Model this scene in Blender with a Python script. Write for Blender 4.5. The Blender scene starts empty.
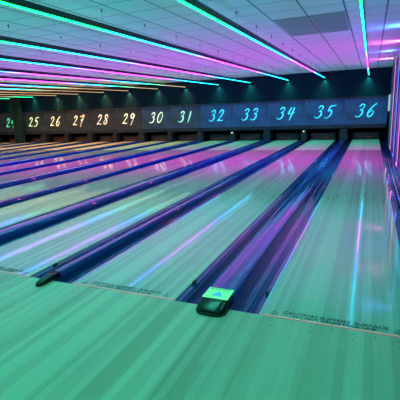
import bpy, bmesh, math, random
from mathutils import Matrix, Vector
random.seed(7)
S = bpy.context.scene
COL = S.collection
S.view_settings.view_transform = 'Standard'
S.view_settings.look = 'None'
S.view_settings.gamma = 1
S.view_settings.use_curve_mapping = False
S.view_settings.exposure = 0.0

# ------------------------------------------------------------ dimensions
W, GA, GB = 1.0541, 0.7048, 0.5217          # lane width, wide and narrow division
Y_END, Y_MASK, M0, M1 = 15.95, 15.79, 0.66, 1.74
Z_BAR, Z_CEIL = 2.656, 2.926
Y_BACK = 16.14
X_WALL = 0.872
Y_REAR, X_LEFT = -7.0, -24.0
LANES = list(range(36, 22, -1))
def lane_x(n):
    k = 36 - n
    x = -(k*W + ((k+1)//2)*GA + (k//2)*GB)
    return x - (0.25 if n <= 24 else 0.0)

# ------------------------------------------------------------ helpers
def obj(name, bm, mat, parent=None, smooth=False):
    me = bpy.data.meshes.new(name)
    bmesh.ops.recalc_face_normals(bm, faces=bm.faces)
    bm.to_mesh(me); bm.free()
    if mat: me.materials.append(mat)
    if smooth:
        for p in me.polygons: p.use_smooth = True
    o = bpy.data.objects.new(name, me); COL.objects.link(o)
    if parent: o.parent = parent
    return o
def tag(o, label=None, cat=None, group=None, kind=None):
    if label: o['label'] = label
    if cat: o['category'] = cat
    if group: o['group'] = group
    if kind: o['kind'] = kind
    return o
def thing(name, label, cat, loc=(0,0,0), group=None):
    o = bpy.data.objects.new(name, None); COL.objects.link(o)
    o.location = loc; o.empty_display_size = .1
    return tag(o, label, cat, group)
def box(bm, x0, x1, y0, y1, z0, z1, bev=0):
    vs = [bm.verts.new((x, y, z)) for z in (z0, z1) for x, y in ((x0,y0),(x1,y0),(x1,y1),(x0,y1))]
    fs = [(0,3,2,1),(4,5,6,7),(0,1,5,4),(1,2,6,5),(2,3,7,6),(3,0,4,7)]
    F = [bm.faces.new([vs[i] for i in f]) for f in fs]
    if bev:
        es = list({e for f in F for e in f.edges})
        bmesh.ops.bevel(bm, geom=es, offset=bev, segments=2, profile=.6, affect='EDGES')
    return bm
def bx(*a, bev=0): return box(bmesh.new(), *a, bev=bev)
def cyl(bm, p0, p1, r0, r1=None, n=10):
    r1 = r0 if r1 is None else r1
    p0, p1 = Vector(p0), Vector(p1); d = (p1-p0).normalized()
    a = d.orthogonal().normalized(); b = d.cross(a)
    A = [bm.verts.new(p0 + (a*math.cos(t)+b*math.sin(t))*r0) for t in [2*math.pi*i/n for i in range(n)]]
    B = [bm.verts.new(p1 + (a*math.cos(t)+b*math.sin(t))*r1) for t in [2*math.pi*i/n for i in range(n)]]
    for i in range(n): bm.faces.new((A[i], A[(i+1)%n], B[(i+1)%n], B[i]))
    bm.faces.new(A[::-1]); bm.faces.new(B)
    return bm
def extrude_profile(prof, y0, y1, closed=True):
    """prof: (x,z) outline swept along y"""
    bm = bmesh.new()
    A = [bm.verts.new((x, y0, z)) for x, z in prof]; B = [bm.verts.new((x, y1, z)) for x, z in prof]
    n = len(prof)
    for i in range(n if closed else n-1): bm.faces.new((A[i], A[(i+1)%n], B[(i+1)%n], B[i]))
    if closed: bm.faces.new(A[::-1]); bm.faces.new(B)
    return bm

# ------------------------------------------------------------ materials
def mat(name, base=(.5,.5,.5), rough=.5, metal=0, spec=.5, coat=0, coat_r=.1, emit=None, es=0):
    m = bpy.data.materials.new(name); m.use_nodes = True
    b = m.node_tree.nodes['Principled BSDF']
    b.inputs['Base Color'].default_value = (*base, 1)
    b.inputs['Roughness'].default_value = rough; b.inputs['Metallic'].default_value = metal
    b.inputs['Specular IOR Level'].default_value = spec
    b.inputs['Coat Weight'].default_value = coat; b.inputs['Coat Roughness'].default_value = coat_r
    if emit: b.inputs['Emission Color'].default_value = (*emit, 1); b.inputs['Emission Strength'].default_value = es
    return m
class N:
    def __init__(s, m): s.t = m.node_tree; s.b = s.t.nodes['Principled BSDF']
    def n(s, typ, **k):
        x = s.t.nodes.new(typ)
        for a, v in k.items(): setattr(x, a, v)
        return x
    def l(s, a, b): s.t.links.new(a, b)
    def math(s, op, a, b=None, c=None):
        x = s.n('ShaderNodeMath', operation=op)
        for i, v in enumerate((a, b, c)):
            if v is None: continue
            if isinstance(v, (int, float)): x.inputs[i].default_value = v
            else: s.l(v, x.inputs[i])
        return x.outputs[0]
    def ramp(s, fac, stops, interp='LINEAR'):
        r = s.n('ShaderNodeValToRGB'); r.color_ramp.interpolation = interp
        e = r.color_ramp.elements
        while len(e) > 1: e.remove(e[-1])
        e[0].position = stops[0][0]; e[0].color = (*stops[0][1], 1)
        for p, c in stops[1:]:
            q = e.new(p); q.color = (*c, 1)
        s.l(fac, r.inputs[0]); return r.outputs[0]

def wood(name, pitch, c_dark, c_mid, c_light, rough, coat, coat_r, dry_y=None, spec=.4, joint=.4):
    """maple boards running along y"""
    m = mat(name, rough=rough, coat=coat, coat_r=coat_r, spec=spec); k = N(m)
    tc = k.n('ShaderNodeTexCoord'); sp = k.n('ShaderNodeSeparateXYZ'); k.l(tc.outputs['Object'], sp.inputs[0])
    X, Y = sp.outputs[0], sp.outputs[1]
    bi = k.math('FLOOR', k.math('DIVIDE', X, pitch))
    wn = k.n('ShaderNodeTexWhiteNoise', noise_dimensions='1D'); k.l(bi, wn.inputs['W'])
    # second, wider rhythm of laminated board pairs
    bj = k.math('FLOOR', k.math('DIVIDE', X, pitch*2.37))
    wm = k.n('ShaderNodeTexWhiteNoise', noise_dimensions='1D'); k.l(k.math('ADD', bj, 71.3), wm.inputs['W'])
    # along-board segments
    seg = k.math('FLOOR', k.math('DIVIDE', k.math('ADD', Y, k.math('MULTIPLY', wn.outputs['Value'], 1.7)), 1.9))
    ws = k.n('ShaderNodeTexWhiteNoise', noise_dimensions='2D')
    cb = k.n('ShaderNodeCombineXYZ'); k.l(bi, cb.inputs[0]); k.l(seg, cb.inputs[1]); k.l(cb.outputs[0], ws.inputs['Vector'])
    # grain
    mp = k.n('ShaderNodeMapping'); mp.inputs['Scale'].default_value = (60, 2.2, 1); k.l(tc.outputs['Object'], mp.inputs[0])
    ns = k.n('ShaderNodeTexNoise'); ns.inputs['Scale'].default_value = 1.3; ns.inputs['Detail'].default_value = 5; k.l(mp.outputs[0], ns.inputs['Vector'])
    v = k.math('ADD', k.math('MULTIPLY', wn.outputs['Value'], .34), k.math('MULTIPLY', wm.outputs['Value'], .36))
    v = k.math('ADD', v, k.math('MULTIPLY', ws.outputs['Value'], .14))
    v = k.math('ADD', v, k.math('MULTIPLY', ns.outputs['Fac'], .22))
    col = k.ramp(v, [(.2, c_dark), (.52, c_mid), (.85, c_light)])
    # fine dark joints
    fr = k.math('ABSOLUTE', k.math('SUBTRACT', k.math('FRACT', k.math('DIVIDE', X, pitch)), .5))
    jt = k.math('GREATER_THAN', fr, .475)
    mx = k.n('ShaderNodeMix', data_type='RGBA', blend_type='MULTIPLY')
    k.l(k.math('MULTIPLY', jt, joint), mx.inputs['Factor']); k.l(col, mx.inputs['A']); mx.inputs['B'].default_value = (.25, .2, .15, 1)
    k.l(mx.outputs['Result'], k.b.inputs['Base Color'])
    # slight waviness of the finish
    mp2 = k.n('ShaderNodeMapping'); mp2.inputs['Scale'].default_value = (38, .8, 1); k.l(tc.outputs['Object'], mp2.inputs[0])
    n2 = k.n('ShaderNodeTexNoise'); n2.inputs['Scale'].default_value = 1; n2.inputs['Detail'].default_value = 2; k.l(mp2.outputs[0], n2.inputs['Vector'])
    bp = k.n('ShaderNodeBump'); bp.inputs['Strength'].default_value = .04; bp.inputs['Distance'].default_value = .002
    k.l(n2.outputs['Fac'], bp.inputs['Height']); k.l(bp.outputs[0], k.b.inputs['Normal'])
    b2 = k.n('ShaderNodeBump'); b2.inputs['Strength'].default_value = .02; b2.inputs['Distance'].default_value = .001; k.l(n2.outputs['Fac'], b2.inputs['Height']); k.l(b2.outputs[0], k.b.inputs['Coat Normal'])
    if dry_y is not None:      # the oil on the lane ends here, past it the boards are dry
        d = k.math('GREATER_THAN', Y, dry_y)
        k.l(k.math('SUBTRACT', coat, k.math('MULTIPLY', d, coat*.8)), k.b.inputs['Coat Weight'])
    return m
M = {}
M['lane'] = wood('lane_maple', .036, (.25,.215,.18), (.37,.335,.29), (.47,.435,.385), .28, 1.0, .055, 11.6, .3)
M['approach'] = wood('approach_maple', .052, (.31,.20,.155), (.41,.275,.225), (.50,.355,.295), .42, .2, .22, joint=.1)
M['gutter'] = mat('gutter_plastic', (.002,.028,.14), .12, spec=.4, coat=1, coat_r=.04)
M['cap'] = mat('divider_gloss', (.002,.03,.22), .14, spec=.3, coat=1, coat_r=.035)
M['nose'] = mat('nose_rubber', (.004,.005,.006), .22, spec=.35)
M['black'] = mat('matte_black', (.01,.011,.014), .6)
M['mark'] = mat('dark_marking', (.008,.016,.016), .5)
M['foul'] = mat('foul_line_red', (.30,.05,.06), .4, emit=(1,.16,.20), es=.34)  # red glow put into the paint, so it stays pink under teal light
M['foul_edge'] = mat('foul_line_white', (.9,.86,.84), .4)
M['base'] = mat('subfloor', (.012,.012,.016), .8)
M['housing'] = mat('bar_housing', (.012,.014,.02), .45)
M['steel'] = mat('steel_hardware', (.05,.05,.06), .4, metal=.8)
M['sticker'] = mat('sticker_pale', (.95,.95,.42), .5)
M['sticker_mark'] = mat('sticker_violet', (.35,.35,.85), .5)
M['sticker_ink'] = mat('sticker_ink', (.05,.1,.06), .5)
M['pillar'] = mat('pillar_paint', (.003,.022,.028), .7, spec=.2)
M['backwall'] = mat('front_wall_paint', (.001,.022,.042), .7, spec=.15)
M['kick'] = mat('kickback_panel', (.010,.013,.022), .5)
M['ledge'] = mat('ledge_dark', (.03,.03,.035), .28)
M['sidewall'] = mat('side_wall_paint', (.16,.15,.24), .5)
M['rear'] = mat('rear_wall_paint', (.06,.06,.08), .8)
M['sweep'] = mat('sweep_board', (.012,.009,.012), .5)
M['sweep_line'] = mat('sweep_stripe', (.35,.05,.05), .4)
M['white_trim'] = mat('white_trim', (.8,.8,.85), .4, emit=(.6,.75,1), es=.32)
M['vent'] = mat('vent_grille', (.42,.48,.5), .6)
M['vent_core'] = mat('vent_inner', (.22,.26,.28), .7)
M['pilot'] = mat('pilot_light', (.8,.8,.8), .4, emit=(.9,.9,1), es=3)

# ceiling tiles: 0.6 m grid of dark bars, pale mineral tiles
mc = mat('ceiling_tiles', (.74,.76,.78), .7, spec=.3); k = N(mc)
tc = k.n('ShaderNodeTexCoord'); sp = k.n('ShaderNodeSeparateXYZ'); k.l(tc.outputs['Object'], sp.inputs[0])
def gridline(c, ph, pitch, w):
    f = k.math('FRACT', k.math('DIVIDE', k.math('SUBTRACT', c, ph - 40*pitch), pitch))
    f = k.math('ABSOLUTE', k.math('SUBTRACT', f, .5))
    return k.math('GREATER_THAN', f, .5 - w/2/pitch)
TX, TY, TYP = -.265, 4.45, .574
g = k.math('MAXIMUM', gridline(sp.outputs[0], TX, .585, .026), gridline(sp.outputs[1], TY, TYP, .016))
ns = k.n('ShaderNodeTexNoise'); ns.inputs['Scale'].default_value = 90; ns.inputs['Detail'].default_value = 3; k.l(tc.outputs['Object'], ns.inputs['Vector'])
cf = k.ramp(ns.outputs['Fac'], [(.35, (.78,.80,.83)), (.65, (.88,.90,.93))])
mx = k.n('ShaderNodeMix', data_type='RGBA'); k.l(g, mx.inputs['Factor']); k.l(cf, mx.inputs['A']); mx.inputs['B'].default_value = (.22,.24,.28,1)
k.l(mx.outputs['Result'], k.b.inputs['Base Color']); M['ceiling'] = mc

# masking panels: navy night sky with faint nebula and small stars
def mask_mat(name, base, neb, es):
    m = mat(name, base, .45); k = N(m)
    tc = k.n('ShaderNodeTexCoord')
    n1 = k.n('ShaderNodeTexNoise'); n1.inputs['Scale'].default_value = 1.7; n1.inputs['Detail'].default_value = 5; k.l(tc.outputs['Object'], n1.inputs['Vector'])
    c = k.ramp(n1.outputs['Fac'], [(.35, base), (.55, tuple(b*1.8 for b in base)), (.72, neb)])
    vo = k.n('ShaderNodeTexVoronoi'); vo.inputs['Scale'].default_value = 5.5; k.l(tc.outputs['Object'], vo.inputs['Vector'])
    st = k.math('LESS_THAN', vo.outputs['Distance'], .085)
    ws = k.n('ShaderNodeSeparateColor'); k.l(vo.outputs['Color'], ws.inputs[0])
    st = k.math('MULTIPLY', st, k.math('GREATER_THAN', ws.outputs[0], .45))
    mx = k.n('ShaderNodeMix', data_type='RGBA'); k.l(st, mx.inputs['Factor']); k.l(c, mx.inputs['A']); mx.inputs['B'].default_value = (.45,.5,.7,1)
    k.l(mx.outputs['Result'], k.b.inputs['Base Color'])
    k.l(mx.outputs['Result'], k.b.inputs['Emission Color']); k.b.inputs['Emission Strength'].default_value = es  # faint glow put into the printed colour, the boards are no lamps
    return m
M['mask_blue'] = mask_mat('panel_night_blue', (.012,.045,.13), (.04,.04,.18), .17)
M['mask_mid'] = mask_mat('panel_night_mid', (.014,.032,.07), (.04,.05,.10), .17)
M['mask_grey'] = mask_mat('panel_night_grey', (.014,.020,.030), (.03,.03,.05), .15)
M['valance'] = mat('panel_valance', (.012,.022,.04), .4)

# ------------------------------------------------------------ light colours along the bars
GR, CY, BL, PU, MG = (.07,1.0,.70), (.04,.92,.90), (.05,.40,1.0), (.45,.12,1.0), (.90,.03,.97)
CR, OR, GC = (1.0,.62,.24), (1.0,.46,.13), (.04,1.0,.66)
LENS = {GR:(.001,.42,.042), CY:(.002,.22,.40), BL:(.01,.07,.65), PU:(.12,.03,.62), MG:(.36,.012,.42), CR:(.055,.040,.022), OR:(.055,.028,.013), GC:(.003,.22,.09)}
# what the lens shows (stops by distance down the lane) and what the LEDs throw on the lanes
SHOW = {
 'a': [(-4.5,GR),(2.2,GR),(3.4,CY),(4.7,CY),(5.5,BL),(6.2,PU),(7.2,MG),(10.2,MG),(11.4,BL),(12.6,CY),(14.8,CY),(16,GC)],
 'f': [(-4.5,GR),(2.8,GR),(4.2,CY),(6.6,CY),(7.6,BL),(8.6,PU),(9.4,MG),(11.6,MG),(12.4,PU),(13.2,CY),(15.0,CY),(16,GC)],
 'b': [(-4.5,GR),(2.4,GR),(3.6,CY),(5.2,BL),(6.1,MG),(8.8,MG),(9.8,BL),(11.0,CY),(12.4,GC),(14.0,CR),(16,CR)],
 'c': [(-4.5,GR),(3.0,GR),(4.6,CY),(5.8,MG),(7.2,MG),(8.3,BL),(9.6,CY),(10.6,GC),(11.6,CR),(14,OR),(16,CR)],
 'd': [(-4.5,GR),(3.0,GR),(4.6,CY),(6.0,PU),(7.2,BL),(8.6,CY),(9.4,GC),(10.2,CR),(13,OR),(16,CR)],
 'e': [(-4.5,GR),(3.0,GR),(4.6,CY),(6.0,PU),(7.2,BL),(8.6,GC),(9.6,CR),(12,OR),(14,CR),(15,GC),(16,GC)],
}
PAL = {
 'a': [(-4.5,GR),(4.2,GR),(6.0,CY),(7.0,MG),(11.2,MG),(12.3,GC),(16,GC)],
 'f': [(-4.5,GR),(4.6,GR),(6.4,CY),(7.3,MG),(11.5,MG),(12.5,GC),(16,GC)],
 'b': [(-4.5,GR),(4.0,CY),(5.0,BL),(5.8,MG),(8.9,MG),(10.0,CY),(11.5,GC),(13.0,(.7,1,.4)),(16,(.8,1,.5))],
 'c': [(-4.5,GR),(4.6,CY),(5.6,MG),(7.6,MG),(8.6,CY),(10,GC),(11.2,CR),(14,OR),(16,CR)],
 'd': [(-4.5,GR),(4.6,CY),(6.0,PU),(7.2,BL),(8.6,GC),(9.8,CR),(13,OR),(16,CR)],
 'e': [(-4.5,GR),(4.6,CY),(6.0,PU),(7.2,GC),(8.6,CR),(12,OR),(14.5,CR),(16,(.5,1,.5))],
}
def pal(n): return 'f' if n >= 35 else 'a' if n >= 32 else 'b' if n >= 30 else 'c' if n >= 28 else 'd' if n >= 26 else 'e'
def col_at(p, y):
    s = PAL[p]
    for (a, ca), (b, cb) in zip(s, s[1:]):
        if y <= b:
            t = max(0, (y-a)/(b-a)); return tuple(u+(v-u)*t for u, v in zip(ca, cb))
    return s[-1][1]
E_DIFF, P_LAMP, P_SIDE, SPREAD = 24.0, 7.0, 0.78, 115
def bar_mat(p):
    m = mat('light_bar_glow_'+p, (.1,.1,.1), .5); k = N(m)
    tc = k.n('ShaderNodeTexCoord'); sp = k.n('ShaderNodeSeparateXYZ'); k.l(tc.outputs['Object'], sp.inputs[0])
    f = k.math('DIVIDE', k.math('ADD', sp.outputs[1], 4.5), 20.5)
    mix = lambda c: LENS[c]
    c = k.ramp(f, [((y+4.5)/20.5, mix(cc)) for y, cc in SHOW[p]])
    k.l(c, k.b.inputs['Emission Color']); k.b.inputs['Emission Strength'].default_value = E_DIFF
    return m
BM = {p: bar_mat(p) for p in PAL}

# ------------------------------------------------------------ setting
def struct(name, bm, m):
    return tag(obj(name, bm, m), kind='structure')
FLOOR = struct('floor', bx(X_LEFT, X_WALL-.002, Y_REAR, 0, -.2, 0), M['approach'])
struct('floor_subfloor', bx(X_LEFT, X_WALL-.002, .001, 18.0, -.26, -.135), M['base'])
struct('ceiling', bx(X_LEFT, X_WALL+.3, Y_REAR, 18.2, Z_CEIL, Z_CEIL+.1), M['ceiling'])
struct('wall_right', bx(X_WALL, X_WALL+.12, Y_REAR, 18.0, -.26, Z_CEIL-.001), M['sidewall'])
struct('wall_front', bx(X_LEFT, X_WALL-.002, Y_BACK, Y_BACK+.12, 1.70, Z_CEIL-.001), M['backwall'])
struct('wall_pit', bx(X_LEFT, X_WALL-.002, 17.9, 18.0, -.13, Z_CEIL-.001), M['black'])
struct('wall_left', bx(X_LEFT-.1, X_LEFT-.001, Y_REAR, 18.0, -.26, Z_CEIL-.001), M['rear'])
struct('wall_rear', bx(X_LEFT, X_WALL-.002, Y_REAR-.1, Y_REAR-.001, -.2, Z_CEIL-.001), M['rear'])
# raised curb between the last gutter and the right wall
struct('trim_1', bx(W/2+.236, X_WALL-.003, .002, 15.6, -.134, .055, bev=.006), M['cap'])
# square pillar in front of the masking, between lanes 24 and 25
struct('trim_2', bx(-19.60, -19.03, 15.38, 15.64, -.134, Z_CEIL-.002, bev=.01), M['pillar'])

# ------------------------------------------------------------ lanes
def text_mesh(body, size):
    cu = bpy.data.curves.new('t', 'FONT'); cu.body = body; cu.size = size; cu.align_x = 'CENTER'; cu.extrude = .0002; cu.offset = .0014
    o = bpy.data.objects.new('t', cu); COL.objects.link(o)
    dg = bpy.context.evaluated_depsgraph_get()
    me = bpy.data.meshes.new_from_object(o.evaluated_get(dg))
    bpy.data.objects.remove(o); return me
t1, t2 = text_mesh('CAUTION SLIPPERY SURFACE', .052), text_mesh('DO NOT CROSS FOUL LINE', .036)
def add_text(bm, me, cx, y, width):
    xs = [v.co.x for v in me.vertices]; s = width/(max(xs)-min(xs))
    q = bmesh.new(); q.from_mesh(me)
    for v in q.verts: v.co = Vector((cx+v.co.x*s, y+v.co.y, .0012+v.co.z))
    tmp = bpy.data.meshes.new('x'); q.to_mesh(tmp); q.free(); bm.from_mesh(tmp); bpy.data.meshes.remove(tmp)
def tri_ring(bm, cx, cy, r):
    P = [(cx+r*math.cos(a), cy+r*math.sin(a)) for a in (math.pi/2, math.pi*7/6, math.pi*11/6)]
    Q = [(cx+(x-cx)*.66, cy+(y-cy)*.66) for x, y in P]
    A = [bm.verts.new((x, y, .0013)) for x, y in P]; B = [bm.verts.new((x, y, .0013)) for x, y in Q]
    for i in range(3): bm.faces.new((A[i], A[(i+1)%3], B[(i+1)%3], B[i]))
    bm.faces.new([bm.verts.new((x, y, .0013)) for x, y in ((cx-r*.08,cy+r*.3),(cx+r*.08,cy+r*.3),(cx+r*.06,cy-r*.2),(cx-r*.06,cy-r*.2))])
text_bm = None
where = {36:'rightmost lane beside the purple lit side wall', 35:'wide lane left of the stickered divider', 24:'lane partly hidden behind the square pillar'}
for n in LANES:
    x = lane_x(n)
    d = where.get(n, 'lane')
    L = thing('bowling_lane', f'pale maple bowling {d}, ending under panel number {n}', 'bowling lane', (x, 0, 0), 'pale maple bowling lanes')
    bed = obj('lane_bed', bx(-W/2+.001, W/2-.001, .002, Y_END, -.13, 0), M['lane'], L)
    if n >= 33:
        fl = bmesh.new(); box(fl, -W/2+.002, W/2-.002, .003, .017, .0002, .0012)
        fo = obj('foul_line', fl, M['foul'], L); fo['label'] = 'thin pink red foul line'
        fe = bmesh.new(); box(fe, -W/2+.002, W/2-.002, .0172, .0205, .0002, .0011)
        obj('foul_line_edge', fe, M['foul_edge'], fo)
        for i in range(5): obj('screw', cyl(bmesh.new(), (-.42+.21*i, .027, .0002), (-.42+.21*i, .027, .0016), .006), M['mark'], L)
        tb = bmesh.new(); add_text(tb, t1, 0, .072, .72); add_text(tb, t2, 0, .036, .56)
        o = obj('warning_text', tb, M['mark'], L); o['label'] = 'dark stencilled caution text'
        for q in (-.42, .42):
            tb = bmesh.new(); tri_ring(tb, q, .062, .034)
            o = obj('warning_triangle', tb, M['mark'], L); o['label'] = 'dark stencilled warning triangle'
    if n >= 30:
        for i in range(-3, 4):
            a = bmesh.new(); ax, ay = i*.138, 4.62-abs(i)*.17
            a.faces.new([a.verts.new((ax+u, ay+v, .0012)) for u, v in ((-.018,-.07),(0,-.05),(.018,-.07),(0,.08))])
            obj('aiming_arrow', a, M['mark'], L)
        if n >= 33:
            for i in (-4,-3,-2,2,3,4): obj('guide_dot', cyl(bmesh.new(), (i*.115, 2.1, .0003), (i*.115, 2.1, .0012), .008), M['mark'], L)
    if n >= 33:
        for r, dy in ((0, -.055), (1, -.12)):
            for i in range(-3, 4):
                if r == 1 and i % 2 == 0: continue
                obj('approach_dot', cyl(bmesh.new(), (x+i*.138, dy, .0002), (x+i*.138, dy, .0014), .0055), M['mark'], FLOOR)
    # sweep board closing the pin deck
    s = thing('pin_sweep', f'black sweep board lowered at the far end of lane {n}', 'pinsetter', (x, Y_END+.03, 0), 'lowered sweep boards')
    sb = obj('sweep_board', bx(-.52, .52, 0, .03, .004, .30, bev=.004), M['sweep'], s)
    st = obj('sweep_stripe', bx(-.36, .30, -.004, -.0005, .095, .118), M['sweep_line'], s); st['label'] = 'dim red stripe'
    for q in (-.49, .46):
        obj('sweep_arm', bx(q, q+.03, .031, .62, .24, .28), M['kick'], s)
    struct_pd = obj('pin_deck', bx(-W/2+.001, W/2-.001, Y_END+.001, 17.85, -.13, -.004), M['kick'], L)

# ------------------------------------------------------------ gutters
def gutter_bm(w, flip):
    """profile across the gutter; d=0 at the lane"""
    P = [(0,-.012), (.040,-.014)]
    for i in range(1, 22):
        d = .040 + i*.002
        P.append((d, -.018 - .006*math.sin((d-.040)/.042*math.pi*4)))
    a0, a1 = .084, w-.004
    cx, rx = (a0+a1)/2, (a1-a0)/2
    for i in range(25):
        t = math.pi*i/24
        P.append((cx - rx*math.cos(t), -.028 - .078*math.sin(t)**.75))
    P.append((w-.003, -.004))
    low = [(w-.003, -.13), (0, -.13)]
    prof = [((d if not flip else -d), z) for d, z in P+low]
    return prof
def gutter(n, side, w, label):
    x = lane_x(n) + side*(W/2+.001)
    bm = extrude_profile(gutter_bm(w, side < 0), .004, 15.55)
    o = obj('gutter', bm, M['gutter'])
    # own origin at the lane edge
    o.location = (x, 0, 0)
    for p in o.data.polygons: p.use_smooth = True
    o.data.set_sharp_from_angle(angle=math.radians(50))
    tag(o, label, 'gutter', 'dark glossy gutters')
    return o
GWA, GWB = .233, .212
for n in LANES:
    for side in (-1, 1):
        # odd n: wide division on its right; even n: wide division on its left
        wide = (n % 2 == 0 and side < 0) or (n % 2 == 1 and side > 0)
        if n == 23 and side < 0: pass
        sd = 'left' if side < 0 else 'right'
        nb = n-1 if side < 0 else n+1
        lab = f'dark glossy gutter on the {sd} side of lane {n}' + (f', facing lane {nb}' if nb <= 36 else ', below the lit side wall')
        gutter(n, side, GWA if wide or n == 36 else GWB, lab)

# ------------------------------------------------------------ dividers between gutters
def loft(sections, name, m, parent):
    bm = bmesh.new(); rings = []
    for y, w, z0, h, e in sections:
        ring = []
        for i in range(17):
            t = math.pi*i/16
            c, s = math.cos(t), math.sin(t)
            ring.append(bm.verts.new((-w/2*math.copysign(abs(c)**e, c), y, z0 + h*abs(s)**e)))
        rings.append(ring)
    for A, B in zip(rings, rings[1:]):
        for i in range(16): bm.faces.new((A[i], A[i+1], B[i+1], B[i]))
        bm.faces.new((A[16], A[0], B[0], B[16]))
    bm.faces.new(rings[0]); bm.faces.new(rings[-1])
    return obj(name, bm, m, parent, smooth=True)
for n in LANES[1:]:
    xr, xl = lane_x(n+1) - W/2, lane_x(n) + W/2
    wide = n % 2 == 1
    gw = GWA if wide else GWB
    x0, x1 = xl+gw+.003, xr-gw-.003
    cx, w = (x0+x1)/2, x1-x0
    if wide:
        lab = f'broad glossy dark divider with rounded nose between lanes {n} and {n+1}'
        if n == 35: lab = 'broad glossy dark divider with pale warning sticker between lanes 35 and 36'
    else:
        lab = f'narrow dark divider rail between lanes {n} and {n+1}' + (', wide filler under the pillar' if n == 24 else '')
    if n == 34: lab = 'narrow dark divider rail with slim pointed nose between lanes 34 and 35'
    D = thing('lane_divider', lab, 'lane divider', (cx, 0, 0), 'dark lane dividers')
    h = .062 if wide else .045
    hw = w/2
    top = [(hw*(.86-.0573*i), h+(.013 if wide else .006)*math.cos(math.pi/2*(.86-.0573*i))) for i in range(31)]
    prof = [(-hw,-.134),(hw,-.134),(hw,h-.014),(hw-.004,h-.005),*top,(-hw+.004,h-.005),(-hw,h-.014)]
    if n == 24: y_end = 15.12
    else: y_end = 15.55
    rl = obj('rail', extrude_profile(prof, .12 if wide else .10, y_end), M['cap'], D, smooth=True)
    rl.data.set_sharp_from_angle(angle=math.radians(35))
    if n >= 32:
        if wide:
            secs = [(-.135,.12,.004,.006,.5),(-.132,.165,.004,.022,.5),(-.118,.20,.004,.040,.45),(-.09,w*.96,.004,.055,.4),(-.04,w,.004,.068,.35),(.02,w,.004,.074,.3),(.119,w,.004,.072,.3)]
            nose = loft(secs, 'nose', M['nose'], D)
            rim = bmesh.new()
            pts = [(-w/2-.006,.0),(-w/2-.006,-.09),(-w/2+.02,-.128),(-.06,-.146),(.06,-.146),(w/2-.02,-.128),(w/2+.006,-.09),(w/2+.006,.0)]
            A = [rim.verts.new((a,b,.001)) for a,b in pts]; B = [rim.verts.new((a*.99,b*.99,.018)) for a,b in pts]
            for i in range(8): rim.faces.new((A[i],A[(i+1)%8],B[(i+1)%8],B[i]))
            rim.faces.new(A[::-1]); rim.faces.new(B)
            obj('nose_rim', rim, M['black'], nose)
            obj('nose_plinth', bx(-hw, hw, .003, .118, -.134, .003), M['black'], D)
            if n == 35:
                sk = obj('warning_sticker', bx(-hw+.014, hw-.008, -.005, .175, .0765, .078), M['sticker'], D); sk['label'] = 'pale green warning sticker'
                t = bmesh.new()
                t.faces.new([t.verts.new(v) for v in ((-.05,.035,.0785),(.055,.035,.0785),(.004,.125,.0785))])
                obj('sticker_triangle', t, M['sticker_mark'], sk)
                t = bmesh.new()
                for i in range(8): box(t, -.085+i*.021, -.071+i*.021, .145, .163, .0782, .0786)
                obj('sticker_lettering', t, M['sticker_ink'], sk)
        else:
            secs = [(-.155,.02,.004,.010,.6),(-.15,.05,.004,.024,.6),(-.125,.072,.004,.038,.55),(-.07,.082,.004,.048,.5),(0,w*.96,.004,.056,.4),(.099,w,.004,.050,.35)]
            nose = loft(secs, 'nose', M['nose'], D)
            obj('nose_plinth', bx(-hw, hw, .003, .099, -.134, .003), M['black'], D)
# foul sensors at the lane edges
for x, y, l in ((-1.215,.38,'right edge of lane 35'),(-.545,.37,'left edge of lane 36'),(-2.775,.33,'right edge of lane 34')):
    s = thing('foul_sensor', f'tiny black sensor block clipped in the gutter at the {l}', 'sensor', (x, y, -.012), 'foul sensors')
    obj('sensor_body', bx(-.014,.014,-.022,.022,-.0005,.026, bev=.003), M['black'], s)
    obj('sensor_lens', cyl(bmesh.new(), (.0145 if l[0]=='l' else -.0145,0,.014), (.0165 if l[0]=='l' else -.0165,0,.014), .005), M['steel'], s)

# ------------------------------------------------------------ masking panels with brush numerals
DIG = {
 '0': [[(.62,.93),(.34,.98),(.10,.70),(.06,.32),(.24,.04),(.50,.10),(.68,.42),(.66,.78),(.48,.97)]],
 '1': [[(.36,.98),(.34,.6),(.28,.2),(.24,-.04)]],
 '2': [[(.08,.72),(.24,.94),(.50,.94),(.58,.74),(.42,.46),(.16,.18),(.02,.02)],[(.02,.03),(.30,.10),(.52,.02),(.78,.08)]],
 '3': [[(.10,.80),(.32,.98),(.58,.90),(.54,.68),(.28,.54)],[(.28,.54),(.54,.50),(.60,.26),(.40,.04),(.12,.02),(-.04,.14)]],
 '4': [[(.30,.96),(.16,.66),(.10,.44),(.40,.44),(.82,.52)],[(.62,.96),(.54,.5),(.46,.12),(.40,-.10)]],
 '5': [[(.26,.92),(.50,.94),(.86,1.0)],[(.26,.92),(.18,.56),(.44,.62),(.60,.40),(.46,.10),(.16,-.02),(-.02,.06)]],
 '6': [[(.66,1.0),(.38,.80),(.14,.46),(.10,.16),(.30,.0),(.54,.12),(.60,.36),(.42,.48),(.18,.32)]],
 '7': [[(.06,.86),(.36,.90),(.72,1.0),(.56,.62),(.40,.2),(.34,-.18)],[(.22,.50),(.70,.56)]],
 '8': [[(.60,.84),(.38,.98),(.16,.84),(.26,.60),(.50,.42),(.50,.14),(.24,.02),(.06,.18),(.22,.44),(.52,.64),(.62,.84)]],
 '9': [[(.60,.84),(.36,.98),(.12,.80),(.20,.56),(.46,.58),(.62,.84),(.54,.44),(.42,.10),(.34,-.16)]],
}
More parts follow.
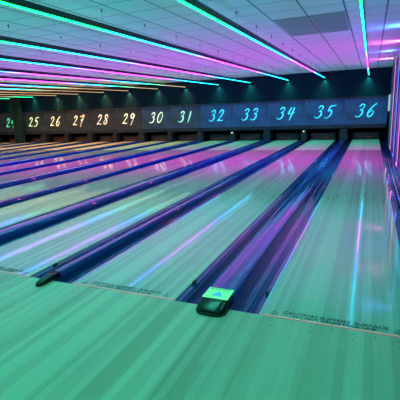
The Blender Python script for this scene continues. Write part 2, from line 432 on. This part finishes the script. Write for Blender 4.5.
def catmull(P, m=6):
    Q = [P[0]] + P + [P[-1]]; out = []
    for i in range(1, len(Q)-2):
        for j in range(m):
            t = j/m
            out.append(tuple(.5*((2*Q[i][a]) + (-Q[i-1][a]+Q[i+1][a])*t + (2*Q[i-1][a]-5*Q[i][a]+4*Q[i+1][a]-Q[i+2][a])*t*t + (-Q[i-1][a]+3*Q[i][a]-3*Q[i+1][a]+Q[i+2][a])*t**3) for a in (0,1)))
    return out + [P[-1]]
def numeral(bm, s, cx, cz, H, th):
    sh = .30
    for di, ch in enumerate(s):
        ox = (-.80 if di == 0 else .06)
        if ch == '1' : ox += .05
        for st in DIG[ch]:
            c = catmull([((x*.72+ox*.92) + (y-.5)*sh, y-.48) for x, y in st])
            c = [(cx+a*H, cz+b*H) for a, b in c]; L = len(c)
            prev = None
            for i, (a, b) in enumerate(c):
                j0, j1 = max(0, i-1), min(L-1, i+1)
                dx, dz = c[j1][0]-c[j0][0], c[j1][1]-c[j0][1]; q = math.hypot(dx, dz) or 1
                f = i/(L-1); w = th*(.55+.55*math.sin(math.pi*min(1, f*1.15+.12)))
                nx, nz = -dz/q*w/2, dx/q*w/2
                r = [bm.verts.new(v) for v in ((a+nx,-.012,b+nz),(a-nx,-.012,b-nz),(a-nx,-.001,b-nz),(a+nx,-.001,b+nz))]
                if prev:
                    for u in range(4): bm.faces.new((prev[u], prev[(u+1)%4], r[(u+1)%4], r[u]))
                else: bm.faces.new(r)
                prev = r
            bm.faces.new(prev[::-1])
NC = {24:(.05,.75,.42),31:(.42,.95,.72),30:(.85,.95,.72),29:(.92,.95,.72),28:(1,.86,.66),27:(1,.82,.60),26:(.95,.92,.60),25:(.75,.95,.58),23:(.05,.7,.4)}  # numeral tints: the bar light's colour painted into the glow paint
NW = {24:'green',31:'pale green',30:'cream',29:'cream',28:'cream',27:'cream',26:'cream',25:'pale yellow',23:'green'}
for n in LANES:
    m_odd = n if n % 2 else n-1
    pc = (lane_x(m_odd)+lane_x(m_odd+1))/2 if m_odd+1 in LANES else None
    if n == 23 or n == 24: pc = lane_x(24) - .833 - .046
    if m_odd == 23: pc = -21.07
    sx = pc + (-.833 if n == m_odd else .833)
    c = NC.get(n, (.04,.78,1.0)); cw = NW.get(n, 'bright cyan')
    pan = thing('masking_panel', f'dark starry masking panel with {cw} brush number {n}', 'masking panel', (sx, Y_MASK, M0), 'numbered masking panels')
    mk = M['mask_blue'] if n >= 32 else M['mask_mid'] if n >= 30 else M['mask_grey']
    obj('panel_board', bx(-.829, .829, 0, .05, 0, M1-M0, bev=.004), mk, pan)
    nm = mat(f'number_lit_paint_{n}', tuple(v*.8 for v in c), .5, emit=c, es=.85)
    b = bmesh.new(); numeral(b, str(n), .06, .55, .53, .050)
    o = obj('lane_number', b, nm, pan); o['label'] = f'{cw} brush style number {n}'
    obj('valance', bx(-.829, .829, .004, .045, -.17, -.003, bev=.006), M['valance'], pan)
    # cap rail above the panel
    obj('top_rail', bx(-.829, .829, -.06, .34, M1-M0+.004, M1-M0+.055, bev=.006), M['ledge'], pan)
# right end trim of the masking
wt = tag(obj('end_trim', bx(.79, .865, Y_MASK-.02, Y_MASK+.04, 1.16, 1.82, bev=.004), M['white_trim']), 'short white vertical trim at the right end of panel 36', 'trim')

# kickback plates between the pin decks
for n in LANES:
    if n == 24: continue
    xr = (lane_x(n) - W/2) ; xl = (lane_x(n-1)+W/2) if n-1 in LANES else xr-.5
    cx = (xr+xl)/2; wd = .30 if n % 2 == 0 else .2
    if n == 25: continue
    k_ = thing('kickback', f'dark kickback partition between the pin pits of lanes {n-1} and {n}', 'partition', (cx, 15.57, 0), 'kickback partitions')
    obj('plate', bx(-wd/2, wd/2, 0, 2.2, -.13, .46, bev=.008), M['kick'], k_)
    obj('cover', bx(-wd/2-.03, wd/2+.03, -.012, -.001, .02, .30, bev=.003), M['kick'], k_)
    if n in (35, 33):
        pl = obj('pilot_light', cyl(bmesh.new(), (0,-.02,.40), (0,-.001,.40), .022), M['pilot'], k_); pl['label'] = 'tiny white pilot light'

# ------------------------------------------------------------ suspended light bars
lamps = {}
def lamp(name, x, y, z, sx, sy, col, power, rot, spread, parent):
    key = (name, tuple(round(c,3) for c in col), round(power,2), sx, round(sy,2), spread)
    if key not in lamps:
        d = bpy.data.lights.new(name, 'AREA'); d.shape = 'RECTANGLE'; d.size = sx; d.size_y = sy
        d.color = col; d.energy = power; d.spread = math.radians(spread); lamps[key] = d
    o = bpy.data.objects.new(name, lamps[key]); COL.objects.link(o)
    o.location = (x, y, z); o.rotation_euler = rot; o.parent = parent
    return o
barnote = {36:'the rightmost one', 35:'entering at the top edge', 34:'entering at the corner'}
for n in LANES[:-1]:
    x = lane_x(n); p = pal(n)
    y0, y1 = -4.4, 16.05
    tone = {'a':'green to pink to cyan','f':'green to cyan to pink','b':'magenta to pale green','c':'blue to orange','d':'cream and orange','e':'orange to green'}[p]
    B = thing('light_bar', f'light bar glowing {tone} above lane {n}' + (', '+barnote[n] if n in barnote else ''), 'light bar', (x, 0, Z_BAR), 'suspended light bars')
    obj('housing', bx(-.024, .024, y0, y1, .006, .080, bev=.003), M['housing'], B)
    df = extrude_profile([(-.014,.005),(-.014,-.002),(-.009,-.009),(0,-.011),(.009,-.009),(.014,-.002),(.014,.005)], y0, y1)
    d = obj('diffuser', df, BM[p], B); d['label'] = 'glowing colour changing lens'
    y = 15.2
    ks = 0
    while y > y0:
        hg = obj('hanger', cyl(bmesh.new(), (0,y,.081), (0,y,Z_CEIL-Z_BAR-.044), .0012, n=5), M['steel'], B)
        obj('hanger_cup', cyl(bmesh.new(), (0,y,Z_CEIL-Z_BAR-.044), (0,y,Z_CEIL-Z_BAR-.002), .006, .011, n=8), M['housing'], hg)
        y -= 1.17; ks += 1
    # the last LED, right by the wall, throws a cone of light down it
    lamp('end_led', 0, y1+.02, -.02, .03, .03, (.10,1,.68) if p in 'aef' else (.3,1,.5) if p == 'b' else (.75,1,.45), 2.0, (0,0,0), 100, B)
    # LED segments shining down
    ys = [y0, -2.2, 0, 1.4] + [2.8+1.2*i for i in range(10)] + [y1-1.0, y1]
    ys = sorted(set(round(v,2) for v in ys if v <= y1))
    for a, b in zip(ys, ys[1:]):
        c = tuple(v*.985+.015 for v in col_at(p, (a+b)/2)); L = b-a
        ym = (a+b)/2
        pw = 2.9 if c[0] > .85 and c[1] < .2 else 3.0 if c[0] > .9 else 1.0 if ym < 9 else 1.5
        if ym < 0: pw = .64
        lamp('led_segment', 0, (a+b)/2, -.020, .036, L-.01, c, P_LAMP*L*pw, (0,0,0), SPREAD, B)

    # added side lamps, not part of the bars, washing the ceiling tiles between them
    ys = [y0, -1.5, 1.0, 2.8, 4.4, 5.8, 7.4, 9.4, 11.6, 13.8, y1]
    for a, b in zip(ys, ys[1:]):
        m_ = (a+b)/2; c = (.02,.80,.9) if m_ < 2 else (.04,.52,1) if m_ < 4.4 else (.20,.28,1) if m_ < 5.8 else (.27,.17,1) if m_ < 11.6 else (.22,.24,1)
        if p == 'b' and m_ > 11.6: c = (.25,.42,.42)
        if p in 'cde' and m_ > 9: c = (.26,.20,.22)
        for q in (-1, 1):
            lamp('ceiling_fill', q*.0275, m_, .012, .03, b-a-.02, c, P_SIDE*(b-a), (0, -q*math.radians(108), 0), 178, B)

# ------------------------------------------------------------ vertical light strips on the side wall
PK, BU = (1.0,.16,.62), (.04,.22,1.0)
mpk = mat('wall_glow_pink', (.1,.1,.1), .5, emit=(.62,.16,.52), es=1.5)
mbl = mat('wall_glow_blue', (.1,.1,.1), .5, emit=(.07,.22,1), es=1.3)
for i, (y, c, m, w) in enumerate(((12.6,PK,mpk,'pink strip furthest down the wall'),(10.4,BU,mbl,'blue strip just before the far pink one'),(8.55,PK,mpk,'pink strip nearer the frame edge'),(6.3,BU,mbl,'blue strip with its foot outside the frame'))):
    s = thing('wall_light_strip', f'vertical glowing {w} on the right side wall', 'light strip', (X_WALL-.03, y, .02), 'side wall light strips')
    obj('channel', bx(.004, .028, -.035, .035, .05, Z_CEIL-.04), M['housing'], s)
    g_ = extrude_profile([(-.02,.0)], 0, 1) if False else bmesh.new()
    cyl(g_, (.0,0,.05), (.0,0,Z_CEIL-.045), .017, n=10)
    d = obj('tube', g_, m, s); d['label'] = 'glowing tube'
    lamp('tube_light', -.022, 0, 1.45, 2.8, .03, c, 11, (0, math.radians(90), 0), 178, s)
    # extra lamp added by each tube's top to streak the ceiling
    lamp('ceiling_streak_lamp', -.025, 0, Z_CEIL-.17,   .03, .02, c, 5.5, (0, math.radians(112), 0), 95, s)

# ------------------------------------------------------------ ceiling vents
vx = [TX-.585*2, TX-.585, TX]
for i in range(2):
    a, b = vx[i]+.015, vx[i+1]-.015
    y0, y1 = TY+.01, TY+TYP*3-.01
    v = thing('ceiling_vent', ('dark ceiling return vent, left one of two, nearer the diagonal bar','dark ceiling return vent, right one of two, nearer the straight bar')[i], 'vent', ((a+b)/2, (y0+y1)/2, Z_CEIL-.002), 'ceiling vents')
    hw, hl = (b-a)/2, (y1-y0)/2
    fr = bmesh.new(); box(fr,-hw,hw,-hl,-hl+.03,-.014,0); box(fr,-hw,hw,hl-.03,hl,-.014,0); box(fr,-hw,-hw+.03,-hl+.031,hl-.031,-.014,0); box(fr,hw-.03,hw,-hl+.031,hl-.031,-.014,0)
    obj('frame', fr, M['vent'], v)
    obj('core', bx(-hw+.03,hw-.03,-hl+.03,hl-.03,-.003,-.0005), M['vent_core'], v)
    sl = bmesh.new(); q = -hl+.06
    while q < hl-.04:
        box(sl, -hw+.031, hw-.031, q, q+.03, -.011, -.007); q += .055
    obj('slats', sl, M['vent'], v)

# ------------------------------------------------------------ world and camera
w = bpy.data.worlds.new('World'); S.world = w; w.use_nodes = True
w.node_tree.nodes['Background'].inputs[0].default_value = (.02,.03,.05,1)
w.node_tree.nodes['Background'].inputs[1].default_value = .3
cd = bpy.data.cameras.new('camera'); cam = bpy.data.objects.new('camera', cd); COL.objects.link(cam)
cd.sensor_width = 36; cd.lens = 397.7/400*36; cd.clip_end = 100
r, u, f = Vector((0.9211,0.38725,-0.0402)), Vector((-0.04932,0.2185,0.97459)), Vector((-0.38619,0.89571,-0.22036))
cam.matrix_world = Matrix(((r.x,u.x,-f.x,.1774),(r.y,u.y,-f.y,-2.6502),(r.z,u.z,-f.z,1.5091),(0,0,0,1)))
S.camera = cam
